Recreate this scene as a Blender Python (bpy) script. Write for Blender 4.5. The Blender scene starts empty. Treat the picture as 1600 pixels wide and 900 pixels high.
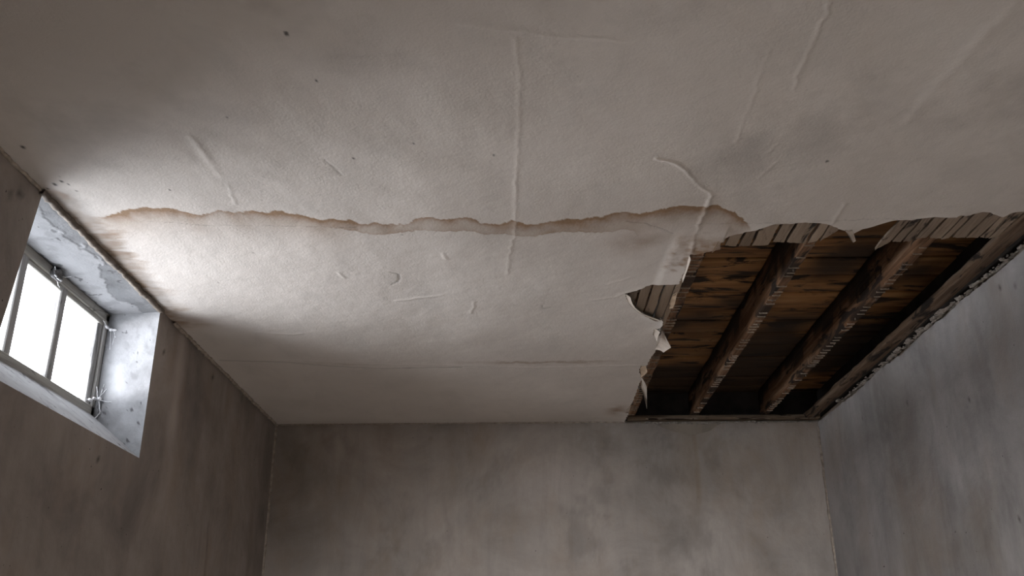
import bpy, bmesh, math, random
import numpy as np
from mathutils import Matrix, Vector

scene = bpy.context.scene
COL = scene.collection

# ------------------------------------------------------------------ camera
cam_data = bpy.data.cameras.new('camera')
cam_data.sensor_width = 36.0
cam_data.lens = 36.0 * 1479.32 / 1600.0
cam_data.clip_start = 0.02
cam = bpy.data.objects.new('camera', cam_data)
COL.objects.link(cam)
CR, CU, CF = (0.999921, 0.011424, -0.005253), (0.009157, -0.375283, 0.926865), (-0.008617, 0.92684, 0.375358)
cam.matrix_world = Matrix(((CR[0], CU[0], -CF[0], 0.0), (CR[1], CU[1], -CF[1], 0.0),
                           (CR[2], CU[2], -CF[2], 1.2), (0, 0, 0, 1)))
scene.camera = cam

# ------------------------------------------------------------------ view, sky, daylight and added fill
scene.view_settings.view_transform = 'Standard'
scene.view_settings.look = 'None'
scene.view_settings.gamma = 1.0
scene.view_settings.use_curve_mapping = False
scene.view_settings.exposure = 0.0
scene.cycles.max_bounces = 10
scene.cycles.diffuse_bounces = 6
scene.cycles.transparent_max_bounces = 12

world = bpy.data.worlds.new('overcast_sky')
scene.world = world
world.use_nodes = True
wbg = world.node_tree.nodes['Background']
wbg.inputs[0].default_value = (0.93, 0.967, 1.0, 1)
wbg.inputs[1].default_value = 12.0

def area(name, loc, target, sx, sy, power, color, portal=False):
    l = bpy.data.lights.new(name, 'AREA')
    l.shape = 'RECTANGLE'; l.size = sx; l.size_y = sy; l.energy = power; l.color = color
    o = bpy.data.objects.new(name, l); COL.objects.link(o)
    o.location = loc
    o.rotation_euler = (Vector(target) - Vector(loc)).to_track_quat('-Z', 'Y').to_euler()
    if portal: l.cycles.is_portal = True
    return o
area('window_portal', (-1.79, 3.16, 2.38), (0, 3.16, 2.38), 1.0, 0.40, 1.0, (1, 1, 1), portal=True)
# daylight thrown up by the bright yard just outside the cellar window
area('yard_bounce', (-8.0, 2.6, 1.25), (0.0, 2.9, 2.75), 13.0, 1.5, 4300.0, (0.995, 0.985, 0.97))
# fill lamp added behind the camera: falls on the floor and comes back up
dl = area('rear_fill', (0.4, -1.45, 2.0), (0.7, 3.3, 0.0), 1.0, 0.5, 53.0, (0.95, 0.97, 1.0))
dl.data.spread = math.radians(58)

# ------------------------------------------------------------------ dimensions (metres, floor at 0)
H = 2.6                  # ceiling
XL, XR, YB, YF = -1.494, 1.793, 5.633, -1.6
WY0, WY1 = 2.62, 3.66    # window recess along the left wall
WZ0, WZ1 = 1.98, 2.59
XW = -1.721              # plane of the window frame
rng = np.random.RandomState(7)
rnd = random.Random(11)

# outlines measured on the ceiling plane
HOLE = [(1.795, 2.807), (1.751, 2.824), (1.718, 2.842), (1.671, 2.832), (1.655, 2.834), (1.635, 2.845), (1.624, 2.876), (1.601, 2.864), (1.56, 2.839), (1.538, 2.836), (1.502, 2.852), (1.466, 2.846), (1.447, 2.863), (1.408, 2.859), (1.375, 2.864), (1.331, 2.882), (1.278, 2.891), (1.242, 2.91), (1.216, 2.934), (1.18, 2.958), (1.169, 2.979), (1.158, 2.999), (1.139, 2.973), (1.095, 2.951), (1.055, 2.92), (1.007, 2.904), (0.969, 2.894), (0.928, 2.903), (0.863, 2.901), (0.831, 2.93), (0.795, 2.965), (0.744, 2.995), (0.708, 3.042), (0.716, 3.091), (0.689, 3.107), (0.656, 3.129), (0.631, 3.145), (0.617, 3.131), (0.62, 3.22), (0.618, 3.317), (0.617, 3.42), (0.588, 3.429), (0.515, 3.44), (0.48, 3.483), (0.438, 3.523), (0.418, 3.529), (0.436, 3.6), (0.458, 3.667), (0.506, 3.759), (0.588, 3.847), (0.605, 3.832), (0.617, 3.856), (0.616, 3.938), (0.586, 3.946), (0.593, 4.023), (0.621, 4.059), (0.636, 3.998), (0.661, 4.096), (0.638, 4.234), (0.627, 4.34), (0.624, 4.463), (0.624, 4.548), (0.593, 4.472), (0.597, 4.612), (0.625, 4.692), (0.624, 4.797), (0.625, 4.956), (0.626, 5.165), (0.616, 5.304), (0.598, 5.346), (0.626, 5.405), (0.622, 5.715)]
STAIN_TOP = [(-1.444, 2.801), (-1.374, 2.813), (-1.321, 2.785), (-1.266, 2.754), (-1.248, 2.745), (-1.201, 2.746), (-1.145, 2.747), (-1.105, 2.771), (-1.08, 2.79), (-1.032, 2.787), (-0.977, 2.765), (-0.938, 2.775), (-0.87, 2.758), (-0.832, 2.772), (-0.777, 2.764), (-0.74, 2.784), (-0.712, 2.803), (-0.662, 2.819), (-0.621, 2.824), (-0.564, 2.84), (-0.529, 2.851), (-0.493, 2.851), (-0.445, 2.867), (-0.392, 2.868), (-0.346, 2.84), (-0.312, 2.826), (-0.28, 2.827), (-0.239, 2.838), (-0.195, 2.824), (-0.18, 2.82), (-0.153, 2.844), (-0.112, 2.874), (-0.069, 2.885), (-0.025, 2.862), (0.0, 2.867), (0.018, 2.887), (0.061, 2.873), (0.093, 2.869), (0.136, 2.86), (0.157, 2.846), (0.2, 2.857), (0.252, 2.844), (0.314, 2.812), (0.356, 2.808), (0.399, 2.818), (0.448, 2.791), (0.518, 2.765), (0.57, 2.766), (0.611, 2.762), (0.654, 2.768), (0.703, 2.806), (0.738, 2.85), (0.772, 2.899), (0.798, 2.96)]
STAIN_LOW = [(-0.674, 2.877), (-0.581, 2.904), (-0.552, 2.925), (-0.488, 2.941), (-0.434, 2.948), (-0.388, 2.933), (-0.344, 2.929), (-0.3, 2.93), (-0.246, 2.937), (-0.18, 2.938), (-0.115, 2.96), (-0.049, 2.967), (-0.005, 2.989), (0.029, 2.995), (0.073, 2.985), (0.106, 2.97), (0.15, 2.956), (0.194, 2.952), (0.25, 2.963), (0.305, 2.959), (0.347, 2.94), (0.392, 2.951), (0.432, 3.046)]
WALL_STAIN = [(-1.457, 2.621), (-1.44, 2.651), (-1.431, 2.7), (-1.434, 2.778), (-1.38, 2.827), (-1.328, 2.912), (-1.396, 3.032), (-1.383, 3.115), (-1.392, 3.203), (-1.39, 3.294), (-1.399, 3.424), (-1.348, 3.459), (-1.417, 3.526), (-1.376, 3.635), (-1.432, 3.787), (-1.438, 3.91), (-1.451, 4.039)]
CRACKS = [
    ('r', 0.004, 2.0, [(0.706, 1.744), (0.711, 1.789), (0.709, 1.816), (0.707, 1.889), (0.708, 1.96), (0.708, 2.019), (0.715, 2.093)]),
    ('r', 0.004, 1.3, [(0.609, 1.922), (0.614, 2.018), (0.616, 2.157), (0.616, 2.268), (0.621, 2.361)]),
    ('r', 0.006, 2.4, [(0.404, 2.447), (0.464, 2.475), (0.5, 2.518), (0.522, 2.559), (0.567, 2.63), (0.599, 2.664), (0.612, 2.691), (0.611, 2.762), (0.609, 2.871), (0.609, 2.997), (0.617, 3.128)]),
    ('r', 0.006, 2.0, [(1.058, 2.763), (1.062, 2.833), (1.062, 2.915)]),
    ('r', 0.004, 1.2, [(0.745, 2.374), (0.729, 2.428)]),
    ('r', 0.004, 0.8, [(0.771, 2.478), (0.752, 2.528), (0.736, 2.583)]),
    ('r', 0.02, 2.0, [(1.13, 1.751), (1.098, 1.981), (1.08, 2.181), (1.076, 2.261)]),
    ('r', 0.004, 1.2, [(-0.901, 2.578), (-0.912, 2.72)]),
    ('r', 0.012, 1.6, [(-0.921, 2.305), (-0.912, 2.45), (-0.906, 2.529)]),
    ('r', 0.005, 1.0, [(-0.006, 1.87), (0.004, 2.028), (0.001, 2.273), (-0.01, 2.488), (-0.012, 2.833), (-0.02, 2.983), (-0.038, 3.147), (-0.05, 3.326)]),
    ('c', 0.003, 1.2, [(0.362, 2.875), (0.429, 2.891), (0.501, 2.943), (0.532, 2.975)]),
    ('r', 0.004, 1.4, [(0.176, 1.864), (0.222, 1.867)]),
    ('r', 0.006, 0.7, [(-0.133, 1.82), (-0.014, 1.841), (0.062, 1.859), (0.278, 1.888)]),
    ('r', 0.006, 1.6, [(-1.185, 4.35), (-1.033, 4.365), (-0.793, 4.412), (-0.358, 4.456), (0.051, 4.499), (0.588, 4.483)]),
    ('c', 0.008, 1.2, [(-1.455, 4.373), (-1.164, 4.392), (-0.927, 4.461), (-0.68, 4.5), (-0.298, 4.5)]),
    ('r', 0.006, 1.5, [(-0.277, 3.113), (-0.27, 3.17)]),
    ('c', 0.004, 1.2, [(-0.489, 3.285), (-0.46, 3.304), (-0.472, 3.38), (-0.501, 3.412)]),
    ('r', 0.006, 1.4, [(-0.188, 3.606), (-0.208, 3.74)]),
    ('r', 0.006, 1.4, [(0.293, 3.604), (0.381, 3.571), (0.439, 3.509)]),
    ('r', 0.006, 1.4, [(0.344, 3.433), (0.391, 3.401), (0.425, 3.37)]),
    ('c', 0.002, 1.0, [(-1.246, 2.84), (-1.062, 2.868), (-0.783, 2.879), (-0.546, 2.887)]),
    ('c', 0.002, 0.9, [(0.592, 2.9), (0.798, 2.9), (1.118, 2.887), (1.372, 2.878)]),
    ('r', 0.008, 1.2, [(-0.682, 3.28), (-0.674, 3.33)]),
    ('c', 0.004, 0.8, [(0.093, 3.657), (0.099, 3.702), (0.13, 3.688)]),
    ('r', 0.01, 1.4, [(-1.175, 3.959), (-1.037, 3.98), (-0.977, 3.964)]),
    ('r', 0.01, 1.2, [(-0.502, 3.584), (-0.316, 3.532)]),
    ('c', 0.004, 1.0, [(-0.575, 2.427), (-0.554, 2.469), (-0.536, 2.524)]),
]
SPOTS = [(-1.408, 2.559, 0.0066), (-1.437, 2.579, 0.0099), (-1.394, 2.58, 0.0055), (-1.387, 2.622, 0.0044), (-1.426, 2.355, 0.0099), (-1.472, 2.42, 0.0055), (-0.793, 2.201, 0.0044), (-0.548, 1.843, 0.0066), (-0.516, 2.038, 0.0066), (-0.073, 2.415, 0.0088), (-0.302, 2.342, 0.0044), (-0.485, 2.422, 0.0055), (-1.401, 2.53, 0.0044), (-1.093, 2.616, 0.0033), (-0.783, 2.701, 0.0033), (-1.171, 3.376, 0.0044), (0.917, 2.484, 0.0066), (-1.071, 2.913, 0.0044), (-1.517, 2.641, 0.0077), (-1.469, 2.603, 0.0055), (-0.96, 3.097, 0.0044), (-0.406, 2.954, 0.0033), (-0.15, 1.843, 0.0033), (-0.82, 2.686, 0.0033), (-0.569, 2.516, 0.0033)]
FLAPS = [
    ([(0.628, 3.981), (0.629, 4.077), (0.627, 4.243)], [(0.651, 4.007), (0.688, 4.124), (0.663, 4.197)], 0.03, 'p'),
    ([(0.611, 4.68), (0.631, 4.773), (0.636, 4.869)], [(0.646, 4.704), (0.704, 5.181), (0.668, 4.97)], 0.05, 'p'),
    ([(0.626, 5.262), (0.627, 5.347), (0.629, 5.435)], [(0.599, 5.317), (0.594, 5.346), (0.61, 5.39)], 0.012, 'p'),
    ([(0.583, 3.938), (0.592, 3.989), (0.6, 4.05)], [(0.614, 3.938), (0.613, 3.998), (0.616, 4.068)], 0.02, 'p'),
    ([(0.622, 3.701), (0.615, 3.648), (0.612, 3.555)], [(0.633, 3.686), (0.635, 3.642), (0.626, 3.514)], 0.004, 'b'),
    ([(0.614, 4.483), (0.598, 4.483), (0.594, 4.536)], [(0.63, 4.537), (0.623, 4.591), (0.609, 4.635)], 0.02, 'b'),
    ([(0.709, 3.021), (0.711, 3.053), (0.714, 3.097)], [(0.692, 3.036), (0.69, 3.074), (0.69, 3.113)], 0.01, 'b'),
    ([(0.613, 3.15), (0.615, 3.238), (0.619, 3.368)], [(0.622, 3.162), (0.624, 3.244), (0.627, 3.387)], 0.014, 'p'),
    ([(0.421, 3.529), (0.437, 3.608), (0.463, 3.682), (0.507, 3.766), (0.592, 3.856)], [(0.443, 3.544), (0.455, 3.608), (0.48, 3.675), (0.52, 3.744), (0.597, 3.816)], 0.01, 'p'),
    ([(1.145, 2.958), (1.133, 2.962), (1.118, 2.957)], [(1.167, 2.999), (1.163, 3.015), (1.146, 2.989)], 0.02, 'p'),
]
FOLD = [(0.532, 2.919), (0.527, 3.131), (0.515, 3.444)]
WALL_RIM = [(-1.463, 2.603), (-1.438, 2.647), (-1.429, 2.709), (-1.436, 2.773), (-1.412, 2.816), (-1.368, 2.813), (-1.309, 2.781)]


# ------------------------------------------------------------------ small numeric helpers
def vnoise(x, y, scale, seed=0):
    t = np.random.RandomState(seed).rand(256, 256)
    u = np.asarray(x) / scale + 91.7; v = np.asarray(y) / scale + 57.3
    i = np.floor(u).astype(int); j = np.floor(v).astype(int)
    a = u - i; b = v - j
    a = a * a * (3 - 2 * a); b = b * b * (3 - 2 * b)
    i0, j0, i1, j1 = i % 256, j % 256, (i + 1) % 256, (j + 1) % 256
    return (t[i0, j0] * (1 - a) + t[i1, j0] * a) * (1 - b) + (t[i0, j1] * (1 - a) + t[i1, j1] * a) * b
def fbm(x, y, scale, seed=0, octaves=4, gain=0.5):
    s = 0.0; n = 0.0; a = 1.0
    for k in range(octaves):
        s = s + a * vnoise(x, y, scale / 2 ** k, seed + k); n += a; a *= gain
    return s / n
def sstep(a, b, x):
    t = np.clip((x - a) / (b - a), 0, 1)
    return t * t * (3 - 2 * t)
def densify(pts, step, jitter=0.0, closed=False, seed=3):
    r = np.random.RandomState(seed)
    P = [np.array(p, float) for p in pts]; out = []
    n = len(P) if closed else len(P) - 1
    for k in range(n):
        a, b = P[k], P[(k + 1) % len(P)]
        m = max(1, int(np.linalg.norm(b - a) / step))
        for q in range(m):
            c = a + (b - a) * q / m
            if q and jitter: c = c + r.uniform(-jitter, jitter, 2)
            out.append(c)
    if not closed: out.append(P[-1])
    return np.array(out)
def seg_nearest(P, S, closed=False):
    """distance and nearest point of points P (n,2) to polyline S (m,2)"""
    A = S if closed else S[:-1]
    B = np.roll(S, -1, 0) if closed else S[1:]
    best = np.full(len(P), 1e9); near = np.zeros((len(P), 2)); side = np.zeros(len(P))
    for a, b in zip(A, B):
        d = b - a; L = d @ d + 1e-12
        t = np.clip(((P - a) @ d) / L, 0, 1)
        q = a + t[:, None] * d
        dist = np.hypot(P[:, 0] - q[:, 0], P[:, 1] - q[:, 1])
        k = dist < best
        best[k] = dist[k]; near[k] = q[k]
        side[k] = (d[0] * (P[k, 1] - a[1]) - d[1] * (P[k, 0] - a[0]))
    return best, near, side
def inside(P, S):
    c = np.zeros(len(P), bool)
    for a, b in zip(S, np.roll(S, -1, 0)):
        if a[1] == b[1]: continue
        k = ((a[1] > P[:, 1]) != (b[1] > P[:, 1])) & (P[:, 0] < (b[0] - a[0]) * (P[:, 1] - a[1]) / (b[1] - a[1]) + a[0])
        c ^= k
    return c

# ------------------------------------------------------------------ object helpers
def link(name, mesh, mat=None, parent=None, smooth=False):
    o = bpy.data.objects.new(name, mesh)
    COL.objects.link(o)
    if mat: mesh.materials.append(mat)
    if parent: o.parent = parent
    if smooth: mesh.polygons.foreach_set('use_smooth', np.ones(len(mesh.polygons), bool))
    return o
def from_np(name, V, Q, attrs=None):
    me = bpy.data.meshes.new(name)
    V = np.asarray(V, np.float32); Q = np.asarray(Q, np.int32)
    k = Q.shape[1]
    me.vertices.add(len(V)); me.vertices.foreach_set('co', V.ravel())
    me.loops.add(Q.size); me.loops.foreach_set('vertex_index', Q.ravel())
    me.polygons.add(len(Q)); me.polygons.foreach_set('loop_start', np.arange(0, Q.size, k, dtype=np.int32))
    me.update(calc_edges=True)
    for n, a in (attrs or {}).items():
        at = me.attributes.new(n, 'FLOAT', 'POINT'); at.data.foreach_set('value', np.asarray(a, np.float32))
    return me
def grid_quads(nx, ny, flip=False):
    i, j = np.meshgrid(np.arange(nx - 1), np.arange(ny - 1), indexing='ij')
    a = (i * ny + j).ravel(); b = a + ny; c = b + 1; d = a + 1
    return np.stack([a, d, c, b] if flip else [a, b, c, d], 1)
def tag(o, label=None, cat=None, group=None, kind=None):
    if label: o['label'] = label
    if cat: o['category'] = cat
    if group: o['group'] = group
    if kind: o['kind'] = kind
    return o
def struct(o, label=None):
    return tag(o, label, None, None, 'structure')
def empty(name, loc):
    o = bpy.data.objects.new(name, None); COL.objects.link(o); o.location = loc; o.empty_display_size = 0.05
    return o
def bm_box(bm, x0, x1, y0, y1, z0, z1):
    v = [bm.verts.new(p) for p in ((x0,y0,z0),(x1,y0,z0),(x1,y1,z0),(x0,y1,z0),(x0,y0,z1),(x1,y0,z1),(x1,y1,z1),(x0,y1,z1))]
    for f in ((3,2,1,0),(4,5,6,7),(0,1,5,4),(1,2,6,5),(2,3,7,6),(3,0,4,7)): bm.faces.new([v[k] for k in f])
def bm_done(name, bm, mat, parent=None, smooth=False):
    bmesh.ops.recalc_face_normals(bm, faces=bm.faces)
    me = bpy.data.meshes.new(name); bm.to_mesh(me); bm.free()
    return link(name, me, mat, parent, smooth)
def box_part(name, b, mat, parent=None, bevel=0.003, origin=None):
    """bevelled box; b = x0,x1,y0,y1,z0,z1 in world space, origin moved to its middle"""
    c = origin or ((b[0]+b[1])/2, (b[2]+b[3])/2, (b[4]+b[5])/2)
    bm = bmesh.new(); bm_box(bm, b[0]-c[0], b[1]-c[0], b[2]-c[1], b[3]-c[1], b[4]-c[2], b[5]-c[2])
    if bevel: bmesh.ops.bevel(bm, geom=list(bm.edges), offset=bevel, segments=1, affect='EDGES')
    o = bm_done(name, bm, mat)
    o.location = c
    if parent:
        o.parent = parent
        o.location = Vector(c) - parent.location
    return o
def sweep(name, pts, radius, mat, parent=None, sides=6, wob=0.0, seed=1, flat=1.0):
    """irregular tube along a polyline"""
    r = random.Random(seed)
    P = [Vector(p) for p in pts]; V = []; Q = []
    for k, p in enumerate(P):
        t = (P[min(k+1, len(P)-1)] - P[max(k-1, 0)]).normalized()
        n = t.cross(Vector((0, 0, 1)))
        if n.length < 0.2: n = t.cross(Vector((0, 1, 0)))
        n.normalize(); b = t.cross(n)
        for s in range(sides):
            a = 2 * math.pi * s / sides
            rr = (radius[k] if isinstance(radius, (list, tuple)) else radius) * (1 + r.uniform(-wob, wob))
            V.append(p + n * math.cos(a) * rr + b * math.sin(a) * rr * flat)
    for k in range(len(P) - 1):
        for s in range(sides):
            Q.append((k*sides+s, k*sides+(s+1) % sides, (k+1)*sides+(s+1) % sides, (k+1)*sides+s))
    return link(name, from_np(name, np.array([tuple(v) for v in V]), Q), mat, parent, True)

# ------------------------------------------------------------------ materials
class NT:
    def __init__(self, name, rough=0.9):
        self.m = bpy.data.materials.new(name); self.m.use_nodes = True
        self.t = self.m.node_tree; self.b = self.t.nodes['Principled BSDF']
        self.b.inputs['Roughness'].default_value = rough
        self.b.inputs['Specular IOR Level'].default_value = 0.25
        self.tc = self.n('ShaderNodeTexCoord')
    def n(self, t, **k):
        x = self.t.nodes.new(t)
        for a, v in k.items(): setattr(x, a, v)
        return x
    def l(self, a, b): self.t.links.new(a, b)
    def co(self, scale=(1, 1, 1), kind='Object', rand=False):
        m = self.n('ShaderNodeMapping'); m.inputs['Scale'].default_value = scale
        src = self.tc.outputs[kind]
        if rand:
            oi = self.n('ShaderNodeObjectInfo'); s = self.n('ShaderNodeVectorMath', operation='SCALE')
            cx = self.n('ShaderNodeCombineXYZ')
            for k in range(3): self.l(oi.outputs['Random'], cx.inputs[k])
            self.l(cx.outputs[0], s.inputs[0]); s.inputs['Scale'].default_value = 37.0
            ad = self.n('ShaderNodeVectorMath', operation='ADD')
            self.l(src, ad.inputs[0]); self.l(s.outputs[0], ad.inputs[1]); src = ad.outputs[0]
        self.l(src, m.inputs[0]); return m.outputs[0]
    def noise(self, vec, scale, detail=5, rough=0.55, dist=0.0):
        x = self.n('ShaderNodeTexNoise'); x.inputs['Scale'].default_value = scale
        x.inputs['Detail'].default_value = detail; x.inputs['Roughness'].default_value = rough
        x.inputs['Distortion'].default_value = dist
        self.l(vec, x.inputs['Vector']); return x.outputs[0]
    def ramp(self, fac, stops):
        r = self.n('ShaderNodeValToRGB'); e = r.color_ramp.elements
        while len(e) < len(stops): e.new(0.5)
        for k, (p, c) in enumerate(stops):
            e[k].position = p; e[k].color = (c, c, c, 1) if isinstance(c, (int, float)) else (*c, 1)
        self.l(fac, r.inputs[0]); return r.outputs[0]
    def mix(self, fac, a, b, mode='MIX'):
        m = self.n('ShaderNodeMix', data_type='RGBA', blend_type=mode)
        for s, v in ((0, fac), (6, a), (7, b)):
            if isinstance(v, (int, float)): m.inputs[s].default_value = v
            elif isinstance(v, tuple): m.inputs[s].default_value = (*v, 1)
            else: self.l(v, m.inputs[s])
        return m.outputs[2]
    def math(self, op, a, b=0.0, clamp=False):
        m = self.n('ShaderNodeMath', operation=op, use_clamp=clamp)
        for s, v in ((0, a), (1, b)):
            if isinstance(v, (int, float)): m.inputs[s].default_value = v
            else: self.l(v, m.inputs[s])
        return m.outputs[0]
    def attr(self, name):
        return self.n('ShaderNodeAttribute', attribute_name=name).outputs['Fac']
    def bump(self, h, strength, dist=0.01, prev=None):
        b = self.n('ShaderNodeBump'); b.inputs['Strength'].default_value = strength; b.inputs['Distance'].default_value = dist
        self.l(h, b.inputs['Height'])
        if prev is not None: self.l(prev, b.inputs['Normal'])
        return b.outputs[0]
    def out(self, color, normal=None):
        if isinstance(color, tuple): self.b.inputs['Base Color'].default_value = (*color, 1)
        else: self.l(color, self.b.inputs['Base Color'])
        if normal is not None: self.l(normal, self.b.inputs['Normal'])
        return self.m

def mat_ceiling():
    n = NT('ceiling_paper', 0.88); c = n.co()
    base = n.mix(n.ramp(n.noise(c, 1.3, 5), [(0.35, 0), (0.68, 1)]), (0.56, 0.52, 0.485), (0.65, 0.61, 0.575))
    base = n.mix(n.math('MULTIPLY', n.ramp(n.noise(n.co((2.2, 1.2, 3)), 2.2, 8, 0.68, 0.4), [(0.50, 0), (0.78, 1)]), 0.42), base, (0.42, 0.40, 0.38))
    st = n.math('MULTIPLY', n.attr('stain'), n.math('ADD', 0.62, n.math('MULTIPLY', n.noise(c, 14, 6, 0.6), 0.9)), True)
    base = n.mix(st, base, (0.255, 0.165, 0.10))
    base = n.mix(n.attr('pale'), base, (0.70, 0.66, 0.62))
    base = n.mix(n.attr('dirt_dark'), base, (0.055, 0.048, 0.045))
    h1 = n.bump(n.noise(c, 130, 4), 0.22, 0.004)
    h2 = n.bump(n.noise(c, 22, 6, 0.6), 0.12, 0.008, h1)
    return n.out(base, h2)

def mat_wall(name, tone, along):
    """mottled limewash over plaster; along = axis the wall runs along (0 x, 1 y)"""
    n = NT(name, 0.9); c = n.co()
    d = [max(v * 0.60, 0.01) for v in tone]; p = [min(1, v * 1.32) for v in tone]
    st = (3.6, 3.6, 0.75)
    base = n.mix(n.ramp(n.noise(c, 1.9, 8, 0.68, 0.5), [(0.32, 0), (0.66, 1)]), tuple(d), tuple(tone))
    base = n.mix(n.math('MULTIPLY', n.ramp(n.noise(n.co(st), 1.3, 6, 0.6), [(0.46, 0), (0.80, 1)]), 0.36), base, tuple(p))
    base = n.mix(n.math('MULTIPLY', n.ramp(n.noise(n.co((5, 5, 0.9)), 1.7, 8, 0.7, 1.0), [(0.50, 0), (0.78, 1)]), 0.30), base, tuple(v * 0.42 for v in tone))
    base = n.mix(n.math('MULTIPLY', n.ramp(n.noise(n.co((1, 1, .6)), 2.6, 7, 0.68), [(0.50, 0), (0.74, 1)]), 0.5), base, (tone[0]*0.75, tone[1]*0.62, tone[2]*0.48))
    base = n.mix(n.ramp(n.noise(c, 60, 2, 0.4), [(0.775, 0), (0.80, 1)]), base, (0.03, 0.026, 0.024))
    base = n.mix(n.attr('stain'), base, (0.21, 0.14, 0.075))
    base = n.mix(n.attr('dirt_dark'), base, (0.045, 0.038, 0.034))
    base = n.mix(n.attr('pale'), base, tuple(min(1, v * 1.5) for v in tone))
    h = n.bump(n.noise(c, 110, 3), 0.16, 0.004)
    h = n.bump(n.noise(c, 15, 6, 0.6), 0.28, 0.015, h)
    return n.out(base, h)

def mat_reveal(name, k):
    n = NT(name, 0.85); c = n.co()
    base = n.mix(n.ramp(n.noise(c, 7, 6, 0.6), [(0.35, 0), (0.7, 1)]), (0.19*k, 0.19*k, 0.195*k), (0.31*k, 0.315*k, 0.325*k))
    base = n.mix(n.attr('pale'), base, (0.42*k, 0.42*k, 0.43*k))
    base = n.mix(n.math('MULTIPLY', n.ramp(n.noise(c, 26, 6, 0.7), [(0.58, 0), (0.78, 1)]), 0.4), base, (0.14, 0.14, 0.145))
    base = n.mix(n.attr('dirt_dark'), base, (0.045, 0.042, 0.045))
    h = n.bump(n.noise(c, 120, 4), 0.3, 0.004)
    return n.out(base, n.bump(n.noise(c, 20, 5), 0.35, 0.01, h))

def mat_wood(name, dark, mid, light, axis, mould_shade=0.5, rough=0.8, grime=(0.008, 0.006, 0.005), mscale=2.6, tonevar=0.35, gs=26):
    n = NT(name, rough)
    s = [gs, gs, gs]; s[axis] = 1.1
    g = n.noise(n.co(tuple(s), rand=True), 1.5, 8, 0.62, 0.8)
    base = n.ramp(g, [(0.30, dark), (0.50, mid), (0.72, light)])
    oi = n.n('ShaderNodeObjectInfo')
    tone = n.ramp(oi.outputs['Random'], [(0.0, 1 - tonevar), (1.0, 1.0)])
    base = n.mix(1.0, base, tone, 'MULTIPLY')
    s2 = [9.0, 9.0, 9.0]; s2[axis] = 2.4
    m = n.ramp(n.noise(n.co(tuple(s2), rand=True), mscale * 0.6, 7, 0.62, 0.9), [(0.62 - mould_shade * 0.28, 0), (0.68 - mould_shade * 0.24, 1)])
    m = n.math('MAXIMUM', m, n.attr('mould_shade'))
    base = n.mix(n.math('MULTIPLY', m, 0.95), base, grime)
    h = n.bump(g, 0.55, 0.008)
    return n.out(base, n.bump(n.noise(n.co(tuple(s), rand=True), 7, 4), 0.3, 0.003, h))

M_CEIL = mat_ceiling()
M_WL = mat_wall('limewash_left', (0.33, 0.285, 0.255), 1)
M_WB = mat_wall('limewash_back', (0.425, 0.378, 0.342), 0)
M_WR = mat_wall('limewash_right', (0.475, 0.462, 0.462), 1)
M_REV = mat_reveal('flaking_whitewash', 1.0)
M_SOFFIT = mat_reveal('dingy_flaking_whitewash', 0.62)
M_PLANK = mat_wood('stained_deck_board', (0.16, 0.07, 0.026), (0.32, 0.155, 0.056), (0.44, 0.245, 0.105), 0, 0.4, mscale=2.0, tonevar=0.5, gs=14)
M_JOIST = mat_wood('old_joist_timber', (0.075, 0.038, 0.02), (0.19, 0.10, 0.052), (0.36, 0.245, 0.165), 1, 0.34, mscale=2.6)
M_LATH = mat_wood('dusty_lath', (0.24, 0.18, 0.135), (0.31, 0.24, 0.18), (0.36, 0.285, 0.22), 1, 0.14, gs=9)
M_BATTEN = mat_wood('grey_brown_batten', (0.07, 0.042, 0.026), (0.16, 0.105, 0.068), (0.28, 0.215, 0.165), 1, 0.3)
M_BATTENX = mat_wood('grey_brown_batten_back', (0.10, 0.065, 0.042), (0.22, 0.16, 0.11), (0.34, 0.27, 0.2), 0, 0.25)
M_FRAME = mat_wood('weathered_frame_paint', (0.22, 0.21, 0.19), (0.40, 0.385, 0.35), (0.52, 0.505, 0.47), 1, 0.05, 0.6, grime=(.08,.075,.065), tonevar=0.15)
M_FRAMEZ = mat_wood('weathered_bar_paint', (0.20, 0.195, 0.19), (0.38, 0.37, 0.355), (0.52, 0.51, 0.50), 2, 0.08, 0.6, grime=(.08,.078,.075), tonevar=0.15)
def simple(name, col, rough=0.9, bump=0.3, sc=60, var=0.35):
    n = NT(name, rough); c = n.co()
    k = n.noise(c, sc, 5)
    return n.out(n.mix(n.ramp(k, [(0.3, 0), (0.7, 1)]), tuple(v * (1 - var) for v in col), tuple(min(1, v * (1 + var)) for v in col)), n.bump(k, bump, 0.004))
M_CRUMB = simple('broken_plaster', (0.27, 0.245, 0.22), 0.95, 0.5, 70, 0.5)
M_PAPER = simple('torn_lining_paper', (0.50, 0.44, 0.385), 0.85, 0.15, 30, 0.15)
M_PAPERB = simple('stained_torn_paper', (0.40, 0.30, 0.215), 0.85, 0.15, 24, 0.25)
M_GREYBR = simple('dark_grey_brown', (0.14, 0.115, 0.095), 0.85, 0.3, 40)
M_CAULK = simple('dusty_caulk', (0.34, 0.29, 0.245), 0.85, 0.3, 40)
M_MASON = simple('dark_masonry', (0.026, 0.021, 0.018), 0.95, 0.6, 9, 0.5)  # one near-black tone for all masonry above the ceiling line
M_WEB = simple('cobweb_silk', (0.72, 0.72, 0.74), 0.8, 0.1, 90, 0.15)
M_WEBD = simple('dusty_web_clump', (0.13, 0.125, 0.125), 0.95, 0.6, 120, 0.5)
M_FLOOR = simple('worn_concrete', (0.52, 0.455, 0.395), 0.9, 0.3, 6, 0.25)
M_MARK = simple('plaster_key', (0.36, 0.30, 0.24), 0.9, 0.3, 60)
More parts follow.
